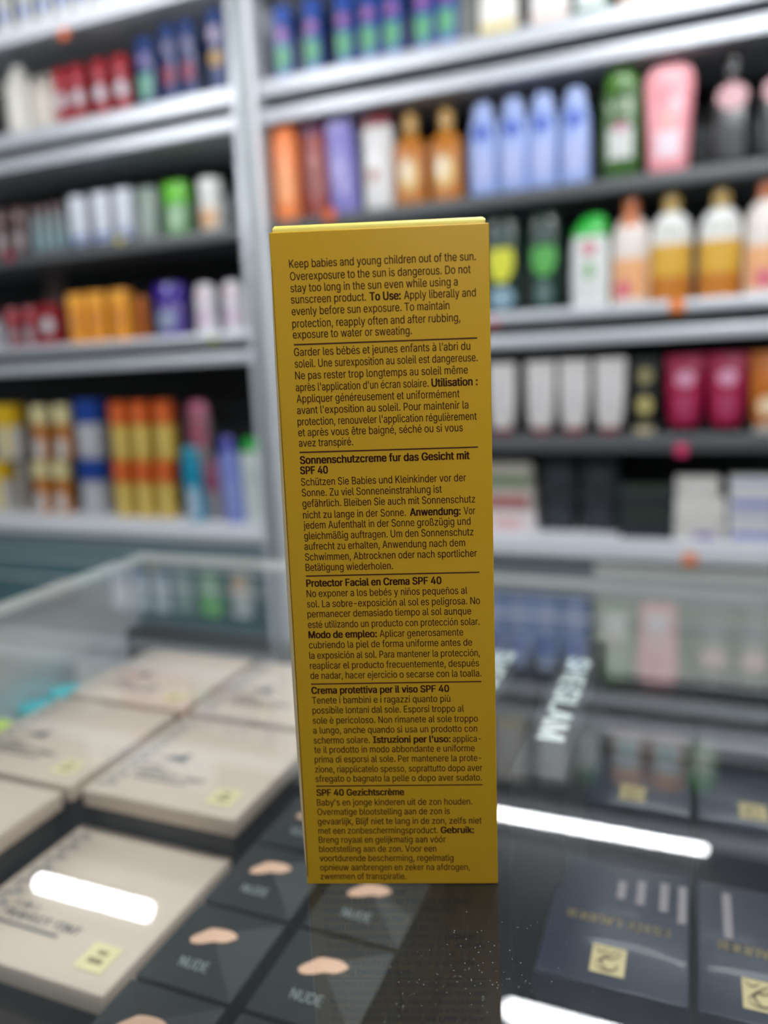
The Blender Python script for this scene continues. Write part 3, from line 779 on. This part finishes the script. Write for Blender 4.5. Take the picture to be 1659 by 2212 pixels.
support((lowx, lowy, FLZ + BT - 0.003 + 0.0004), BW - 0.004, BD - 0.004, CZ - 0.18 - BT - FLZ - BT + 0.003 - 0.0006, 'plain black carton right under the beige box nearest the camera')
o = MB().box(-BW / 2, BW / 2, -BD / 2, BD / 2, 0, BT - 0.003, 0.0008).build('powder_box', BEIGE, None, loc=(lowx + 0.004, lowy - 0.0045, FLZ + 0.0002))
tag(o, 'flat beige box at the very bottom of the nearest stack, only its edge showing', 'box', 'beige powder boxes under the glass')

# small lidded jars between the beige boxes and the end panel
for x, y, hx, lb in ((-0.3188, 0.303, '#5CC8D0', 'small turquoise jar by the end panel, farther one'), (-0.3188, 0.283, '#48BCC8', 'small turquoise jar by the end panel, nearer one'),
                     (-0.3188, 0.256, '#C0E040', 'small lime green jar by the end panel')):
    r = thing('small_jar', lb, 'jar', (x, y, FLZ + 0.0002), group='small jars by the end panel')
    MB().loft([(0, .017, .017), (.001, .018, .018), (.031, .018, .018)], 2.0).build('body', mat('#C8DCDC', .3), r)
    MB().loft([(.0312, .0192, .0192), (.046, .0192, .0192), (.049, .0172, .0172), (.050, .012, .012)], 2.0).build('lid', mat(hx, .35), r)

# ------------------------------------------------------------------ black boxes with a pyramid top and a skin tone swatch
NB, NH, NP = 0.0322, 0.046, 0.0048
BOXBLACK = mat('#262B2D', 0.42, coat=0.0, noise=0.1, scale=50)
SKIN = mat('#E2B79C', 0.45)
def shade_box(loc, label):
    r = thing('makeup_box', label, 'box', loc, group='black makeup boxes with a skin tone swatch')
    h = NB / 2
    z1 = NH - NP
    MB().box(-h, h, -h, h, 0, z1, 0.0007).build('carton_body', BOXBLACK, r)
    q = h - 0.0006
    m = MB(); m.add([(-q, -q, z1), (q, -q, z1), (q, q, z1), (-q, q, z1), (0, 0, NH)], [(0, 1, 4), (1, 2, 4), (2, 3, 4), (3, 0, 4)])
    m.build('faceted_top', BOXBLACK, r, smooth=False)
    def surf(x, y): return z1 + NP * (1 - max(abs(x), abs(y)) / q)
    v, f = [(0, 0, NH + .0003)], []
    n, rg = 40, 5
    for k in range(1, rg + 1):
        for i in range(n):
            t = 2 * pi * i / n
            rr = k / rg * (1 + 0.10 * sin(2 * t + .6) + 0.05 * sin(5 * t))
            x, y = 0.0066 * rr * cos(t), 0.0031 * rr * sin(t)
            x, y = x * .95 - y * .31, x * .31 + y * .95
            v.append((x, y, surf(x, y) + 0.0003))
    for i in range(n):
        f.append((0, 1 + i, 1 + (i + 1) % n))
        for k in range(rg - 1):
            a = 1 + k * n
            f.append((a + i, a + n + i, a + n + (i + 1) % n, a + (i + 1) % n))
    m = MB(); m.add(v, f); m.build('swatch', SKIN, r, smooth=False)
    v, f = fit_text('NUDE', -0.0050, 0.0046, -0.0108, 0.0027, True, 0.03)
    m = MB(); m.add([(p[0], p[1], surf(p[0], p[1]) + 0.0003) for p in v], f)
    m.build('lettering', mat('#B9C2C2', 0.4), r, smooth=False)
    return r
nb = None
for c, x in enumerate((-0.1297, -0.0932)):
    for k in range(4):
        y = 0.1335 + 0.0337 * k
        side = ('left column', 'right column')[c]
        lb = 'black pyramid topped box with peach swatch, %s, %s' % (side, ('nearest row', 'second row', 'third row', 'farthest row')[k])
        loc = (x, y, CZ - 0.1635 - NH)
        if nb is None: nb = shade_box(loc, lb)
        else: dup(nb, loc, lb)
# a low black riser carries them
ris = MB().box(-0.1465, -0.0765, 0.117, 0.2515, 0, CZ - 0.1635 - NH - FLZ - 0.0004, 0.001).build('display_riser', BLACK, None, loc=(0, 0, FLZ + 0.0002))
tag(ris, 'low black riser under the black boxes with peach swatches', 'riser')

# ------------------------------------------------------------------ navy gift boxes with gold print
NAVY = mat('#1D2436', 0.34, coat=0.12, noise=0.12, scale=60)
GOLD, GOLD_DARK = mat('#C0AE80', 0.35, metal=0.25), mat('#5A4A2C', 0.5)
GOLD_TXT = mat('#B59C62', 0.4, metal=0.2)
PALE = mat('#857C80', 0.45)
def ribbon(m, pts, wd, z):
    n = len(pts); L, Rr = [], []
    for i, (x, y) in enumerate(pts):
        a = pts[max(0, i - 1)]; b = pts[min(n - 1, i + 1)]
        dx, dy = b[0] - a[0], b[1] - a[1]; d = math.hypot(dx, dy) or 1
        w_ = wd * (0.25 + 0.75 * sin(pi * i / (n - 1)))
        L.append((x - dy / d * w_, y + dx / d * w_, z)); Rr.append((x + dy / d * w_, y - dx / d * w_, z))
    m.add(L + Rr, [(i, n + i, n + i + 1, i + 1) for i in range(n - 1)])
def gift_box(loc, label, w=0.0415, d=0.056, h=0.044, bars=(), text=True, lx=-0.001, ly=-0.018):
    r = thing('gift_box', label, 'box', loc, group='navy gift boxes with gold print')
    MB().box(-w / 2, w / 2, -d / 2, d / 2, 0, h, 0.001).build('carton_body', NAVY, r)
    z = h + 0.00015
    s = MB().box(lx - 0.0048, lx + 0.0048, ly - 0.0055, ly + 0.0055, z - 0.0001, z + 0.0002, 0.0001).build('emblem', GOLD, r, smooth=False)
    m = MB()
    E1 = [(0.0030 * cos(t) + 0.0004, 0.0019 * sin(t) + 0.0024) for t in [pi * .1 + i * pi * 1.1 / 14 for i in range(15)]]
    S1 = [(-0.0036 + 0.0072 * i / 12, -0.0036 + 0.0062 * i / 12 + 0.0011 * sin(i / 12 * 2 * pi)) for i in range(13)]
    L1 = [(-0.0012 + 0.0032 * sin(i / 12 * pi * 1.2), 0.0050 - 0.0095 * i / 12) for i in range(13)]
    T1 = [(0.0004 + 0.0036 * i / 10, -0.0042 + 0.0016 * sin(i / 10 * pi)) for i in range(11)]
    for q in (E1, S1, L1, T1): ribbon(m, [(lx - x, ly - y) for x, y in q], 0.00038, z + 0.00032)
    m.build('monogram', GOLD_DARK, s, smooth=False)
    if text:
        v, f = fit_text('EST\u00c9E LAUDER', -0.015, 0.015, -0.0016, 0.0036, False, 0.03)
        m = MB(); m.add([(-p[0] + 0.0, -p[1] - 0.001, z) for p in v], f)
        m.build('lettering', GOLD_TXT, r, smooth=False)
    if bars:  # pale bars painted on in place of reflections in the counter glass
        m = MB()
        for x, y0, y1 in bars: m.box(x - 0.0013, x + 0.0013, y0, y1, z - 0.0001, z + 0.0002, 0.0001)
        m.build('painted_reflection', PALE, r, smooth=False)
    return r
gz = FLZ + 0.0002
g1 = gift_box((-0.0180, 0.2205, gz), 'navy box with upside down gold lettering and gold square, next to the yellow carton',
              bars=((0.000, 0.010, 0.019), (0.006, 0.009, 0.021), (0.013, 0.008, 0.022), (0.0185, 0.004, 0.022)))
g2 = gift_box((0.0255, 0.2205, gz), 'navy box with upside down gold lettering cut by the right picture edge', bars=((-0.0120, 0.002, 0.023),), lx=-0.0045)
g3 = gift_box((-0.0180, 0.3055, gz), 'navy box with a gold square in the farther row, left one', d=0.040, text=False, ly=-0.0095)
dup(g3, (0.0255, 0.3055, gz), 'navy box with a gold square in the farther row, right one')
for x, y, w_, d_, h_, lb in ((-0.0175, 0.345, 0.042, 0.034, 0.046, 'dark violet carton at the back of the case, left one'), (0.0265, 0.345, 0.043, 0.034, 0.046, 'dark violet carton at the back of the case, right one')):
    r = thing('dark_carton', lb, 'box', (x, y, gz), group='dark violet cartons at the back')
    MB().box(-w_ / 2, w_ / 2, -d_ / 2, d_ / 2, 0, h_, 0.001).build('carton_body', mat('#2C2A33', 0.3, noise=0.1, scale=30), r)
    MB().box(-w_ / 2 + .001, w_ / 2 - .001, -0.006, 0.001, h_, h_ + 0.0003).build('stripe', mat('#6C6870', 0.4), r, smooth=False)
o = MB().box(-0.016, 0.016, -0.014, 0.014, 0, 0.024, 0.001).build('brown_carton', mat('#5A4636', 0.4, noise=0.08, scale=30), None, loc=(-0.019, 0.163, gz))
tag(o, 'small brown carton at the bottom edge before the navy boxes', 'box')

# ------------------------------------------------------------------ long black boxes with big white letters
def long_box(loc, label):
    r = thing('palette_box', label, 'box', loc, group='long black boxes with white letters')
    h = 0.0826
    MB().box(-0.0088, 0.0088, -0.066, 0.066, 0, h, 0.001).build('carton_body', mat('#24282C', 0.55, noise=0.1, scale=30), r)
    v, f = fit_text('SHEGLAM', -0.040, 0.041, 0, 0.0094, True, 0.06)
    m = MB(); m.add([(-0.0047 + p[1], -p[0], h + 0.00015) for p in v], f)
    m.build('lettering', mat('#DCE6E2', 0.4), r, smooth=False)
    return r
lb1 = long_box((-0.0448, 0.297, gz), 'long black box with big white letters, right of the yellow carton')
dup(lb1, (-0.0790, 0.297, gz), 'long black box with white letters mostly hidden behind the yellow carton')

# ------------------------------------------------------------------ the yellow sunscreen carton
PRINT = [  # height of the line on the panel (mm), then (text, bold, left, right) in mm from the panel's lower left corner
    (125.29, [('Keep babies and young children out of the sun.', 0, 4.57, 38.38)]),
    (123.10, [('Overexposure to the sun is dangerous. Do not', 0, 4.60, 37.41)]),
    (121.03, [('stay too long in the sun even while using a', 0, 4.54, 35.03)]),
    (119.01, [('sunscreen product.', 0, 4.49, 18.31), ('To Use:', 1, 18.96, 24.66), ('Apply liberally and', 0, 25.25, 38.24)]),
    (116.92, [('evenly before sun exposure. To maintain', 0, 4.49, 33.42)]),
    (114.71, [('protection, reapply often and after rubbing,', 0, 4.44, 35.33)]),
    (112.74, [('exposure to water or sweating.', 0, 4.42, 26.44)]),
    (111.63, [(None, 0, 4.51, 38.32)]),
    (109.57, [('Garder les bébés et jeunes enfants à l’abri du', 0, 4.43, 37.01)]),
    (107.46, [('soleil. Une surexposition au soleil est dangereuse.', 0, 4.42, 38.32)]),
    (105.29, [('Ne pas rester trop longtemps au soleil même', 0, 4.37, 36.48)]),
    (103.12, [("après l'application d'un écran solaire.", 0, 4.35, 29.17), ('Utilisation :', 1, 29.69, 38.22)]),
    (101.00, [('Appliquer généreusement et uniformément', 0, 4.35, 34.84)]),
    (98.88, [("avant l'exposition au soleil. Pour maintenir la", 0, 4.30, 36.41)]),
    (96.74, [("protection, renouveler l'application régulièrement", 0, 4.25, 37.91)]),
    (94.70, [('et après vous être baigné, séché ou si vous', 0, 4.25, 35.28)]),
    (92.71, [('avez transpiré.', 0, 4.24, 14.57)]),
    (91.64, [(None, 0, 4.26, 38.03)]),
    (89.44, [('Sonnenschutzcreme fur das Gesicht mit', 1, 4.24, 36.43)]),
    (87.48, [('SPF 40', 1, 4.16, 9.51)]),
    (85.25, [('Schützen Sie Babies und Kleinkinder vor der', 0, 4.19, 35.65)]),
    (83.17, [('Sonne. Zu viel Sonneneinstrahlung ist', 0, 4.20, 31.01)]),
    (81.09, [('gefährlich. Bleiben Sie auch mit Sonnenschutz', 0, 4.18, 37.27)]),
    (78.85, [('nicht zu lange in der Sonne.', 0, 4.16, 24.02), ('Anwendung:', 1, 24.78, 34.47), ('Vor', 0, 35.05, 37.22)]),
    (76.82, [('jedem Aufenthalt in der Sonne großzügig und', 0, 4.12, 36.30)]),
    (74.72, [('gleichmäßig auftragen. Um den Sonnenschutz', 0, 4.11, 36.80)]),
    (72.63, [('aufrecht zu erhalten, Anwendung nach dem', 0, 4.03, 35.16)]),
    (70.51, [('Schwimmen, Abtrocknen oder nach sportlicher', 0, 4.02, 37.37)]),
    (68.40, [('Betätigung wiederholen.', 0, 4.00, 21.09)]),
    (67.38, [(None, 0, 3.97, 37.75)]),
    (65.22, [('Protector Facial en Crema SPF 40', 1, 3.91, 30.41)]),
    (63.11, [('No exponer a los bebés y niños pequeños al', 0, 3.87, 35.33)]),
    (60.99, [('sol. La sobre-exposición al sol es peligrosa. No', 0, 3.82, 37.74)]),
    (58.93, [('permanecer demasiado tiempo al sol aunque', 0, 3.77, 35.99)]),
    (56.75, [('esté utilizando un producto con protección solar.', 0, 3.73, 37.56)]),
    (54.62, [('Modo de empleo:', 1, 3.70, 17.34), ('Aplicar generosamente', 0, 17.89, 34.32)]),
    (52.50, [('cubriendo la piel de forma uniforme antes de', 0, 3.66, 36.02)]),
    (50.31, [('la exposición al sol. Para mantener la protección,', 0, 3.61, 37.49)]),
    (48.16, [('reaplicar el producto frecuentemente, después', 0, 3.60, 37.29)]),
    (46.04, [('de nadar, hacer ejercicio o secarse con la toalla.', 0, 3.56, 37.70)]),
    (44.96, [(None, 0, 3.59, 37.64)]),
    (42.88, [('Crema protettiva per il viso SPF 40', 1, 3.55, 31.26)]),
    (40.76, [('Tenete i bambini e i ragazzi quanto più', 0, 3.56, 31.42)]),
    (38.61, [('possibile lontani dal sole. Esporsi troppo al', 0, 3.51, 34.06)]),
    (36.42, [('sole è pericoloso. Non rimanete al sole troppo', 0, 3.44, 36.80)]),
    (34.27, [('a lungo, anche quando si usa un prodotto con', 0, 3.40, 36.62)]),
    (32.08, [('schermo solare.', 0, 3.36, 14.84), ("Istruzioni per l'uso:", 1, 15.49, 31.24), ('applica-', 0, 31.64, 37.31)]),
    (30.00, [('te il prodotto in modo abbondante e uniforme', 0, 3.36, 36.02)]),
    (27.87, [('prima di esporsi al sole. Per mantenere la prote-', 0, 3.29, 37.31)]),
    (25.68, [('zione, riapplicatelo spesso, soprattutto dopo aver', 0, 3.25, 37.45)]),
    (23.57, [('sfregato o bagnato la pelle o dopo aver sudato.', 0, 3.22, 37.32)]),
    (22.62, [(None, 0, 3.26, 37.43)]),
    (20.46, [('SPF 40 Gezichtscrème', 1, 3.22, 21.39)]),
    (18.22, [("Baby's en jonge kinderen uit de zon houden.", 0, 3.19, 35.26)]),
    (16.09, [('Overmatige blootstelling aan de zon is', 0, 3.15, 30.62)]),
    (13.92, [('gevaarlijk, Blijf niet te lang in de zon, zelfs niet', 0, 3.10, 37.08)]),
    (11.79, [('met een zonbeschermingsproduct.', 0, 3.09, 28.01), ('Gebruik:', 1, 28.59, 35.49)]),
    (9.69, [('Breng royaal en gelijkmatig aan vóór', 0, 3.06, 29.58)]),
    (7.56, [('blootstelling aan de zon. Voor een', 0, 3.01, 27.57)]),
    (5.41, [('voortdurende bescherming, regelmatig', 0, 3.00, 31.06)]),
    (3.28, [('opnieuw aanbrengen en zeker na afdrogen,', 0, 2.97, 34.40)]),
    (1.18, [('zwemmen of transpiratie.', 0, 2.92, 21.07)]),
]
YA = radians(18.497)
BLC = Vector((-0.07360663, 0.12797859, GZ))
W0, H0, D0 = 40.19, 131.6, 27.0                 # mm
cart = thing('sunscreen_carton', 'tall yellow carton printed with dark small text, standing on the counter glass', 'box', BLC + Vector((0, 0, 0.0001)), (0, 0, YA))
def warp(x, y, z):                              # the carton leans a trace and its top edge is not quite square (mm in, m out)
    t = z / H0
    lean = 1.24 * t + 0.0
    wide = 1.0 + (39.61 / 40.19 - 1.0) * t
    return ((x * wide + lean) / 1000, y / 1000, (z - (x - 20) * 0.0105 * t) / 1000)
YEL = mat('#D4A41E', 0.38, noise=0.02, scale=300)
YEL_IN = mat('#DCCF6C', 0.5)
SIDE = mat('#CDBB95', 0.55)
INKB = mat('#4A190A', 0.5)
# body: rounded box bulging slightly on its left side
bm = bmesh.new()
bmesh.ops.create_cube(bm, size=1.0)
for q in bm.verts: q.co = Vector((W0 / 2 + q.co.x * W0, D0 / 2 + q.co.y * D0, H0 / 2 + q.co.z * H0))
bmesh.ops.bevel(bm, geom=bm.edges[:], offset=0.22, segments=3, affect='EDGES', profile=0.5)
bm.verts.index_update()
m = MB(); m.add([warp(*q.co) for q in bm.verts], [[q.index for q in f.verts] for f in bm.faces]); bm.free()
m.build('panel_body', YEL, cart)
# glued flap standing proud of the left side
m = MB()
pts = []
n = 30
for i in range(n + 1):
    z = 1.2 + (H0 - 7) * i / n
    out = 0.78 * sin(pi * min(1, (i / n) ** 0.8)) ** 0.55 if 0 < i < n else 0.0
    for (dx, dy) in ((0.02, 0.5), (-out, 0.85), (-out - 0.05, 14.0), (0.02, 25.0)): pts.append(warp(dx, dy, z))
f = []
for i in range(n):
    for j in range(3): a = i * 4 + j; f.append((a + 1, a, a + 4, a + 5))
    a = i * 4; f.append((a, a + 3, a + 7, a + 4))
m.add(pts, f); m.build('side_flap', SIDE, cart)
# lid: a folded flap a little higher than the front panel, with a rolled front edge; its yellow is painted paler for the light from above
m = MB()
prof = [(0.55, H0 - 0.1), (0.55, H0 + 0.55), (0.75, H0 + 0.95), (1.3, H0 + 1.25), (26.0, H0 + 2.0), (26.3, H0 + 1.0), (26.3, H0 - 0.1)]
v = [warp(x, y, z) for x in (0.55, 0.95, W0 - 1.1, W0 - 0.6) for y, z in prof]
for i in (0, 3):
    for j in range(len(prof)):
        x, y, z = v[i * len(prof) + j]; v[i * len(prof) + j] = (x, y, z - (0.0003 if j in (2, 3, 4) else 0))
k = len(prof); f = []
for i in range(3):
    for j in range(k - 1): a = i * k + j; f.append((a, a + 1, a + k + 1, a + k))
f.append(tuple(range(k))); f.append(tuple(reversed(range(3 * k, 4 * k))))
m.add(v, [tuple(reversed(q)) for q in f]); m.build('lid_flap', mat('#F2E070', 0.4), cart)
# printed text: one mesh lying on the front panel
m = MB()
YT = -0.05
LH = 1.45                                       # capital height (mm)
for zl, segs in PRINT:
    for t, b, x0, x1 in segs:
        if t is None:
            th = 0.13
            q = [(x0, -th), (x1, -th), (x1, th), (x0, th)]; ff = [(0, 1, 2, 3)]
        else:
            q, ff = fit_text(t, x0, x1, 0, LH, bool(b))
        out = []
        for x, y in q:
            out.append((x / 1000, YT / 1000, (zl + y - (x - 20) * 0.0118 * zl / H0) / 1000))
        m.add(out, ff)
# brown line down the left edge, painted for the shade in the fold gap
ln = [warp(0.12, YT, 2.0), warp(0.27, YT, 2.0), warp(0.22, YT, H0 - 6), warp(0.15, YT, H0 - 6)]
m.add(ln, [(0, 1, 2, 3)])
m.build('text_and_gap_shade', INKB, cart, smooth=False)
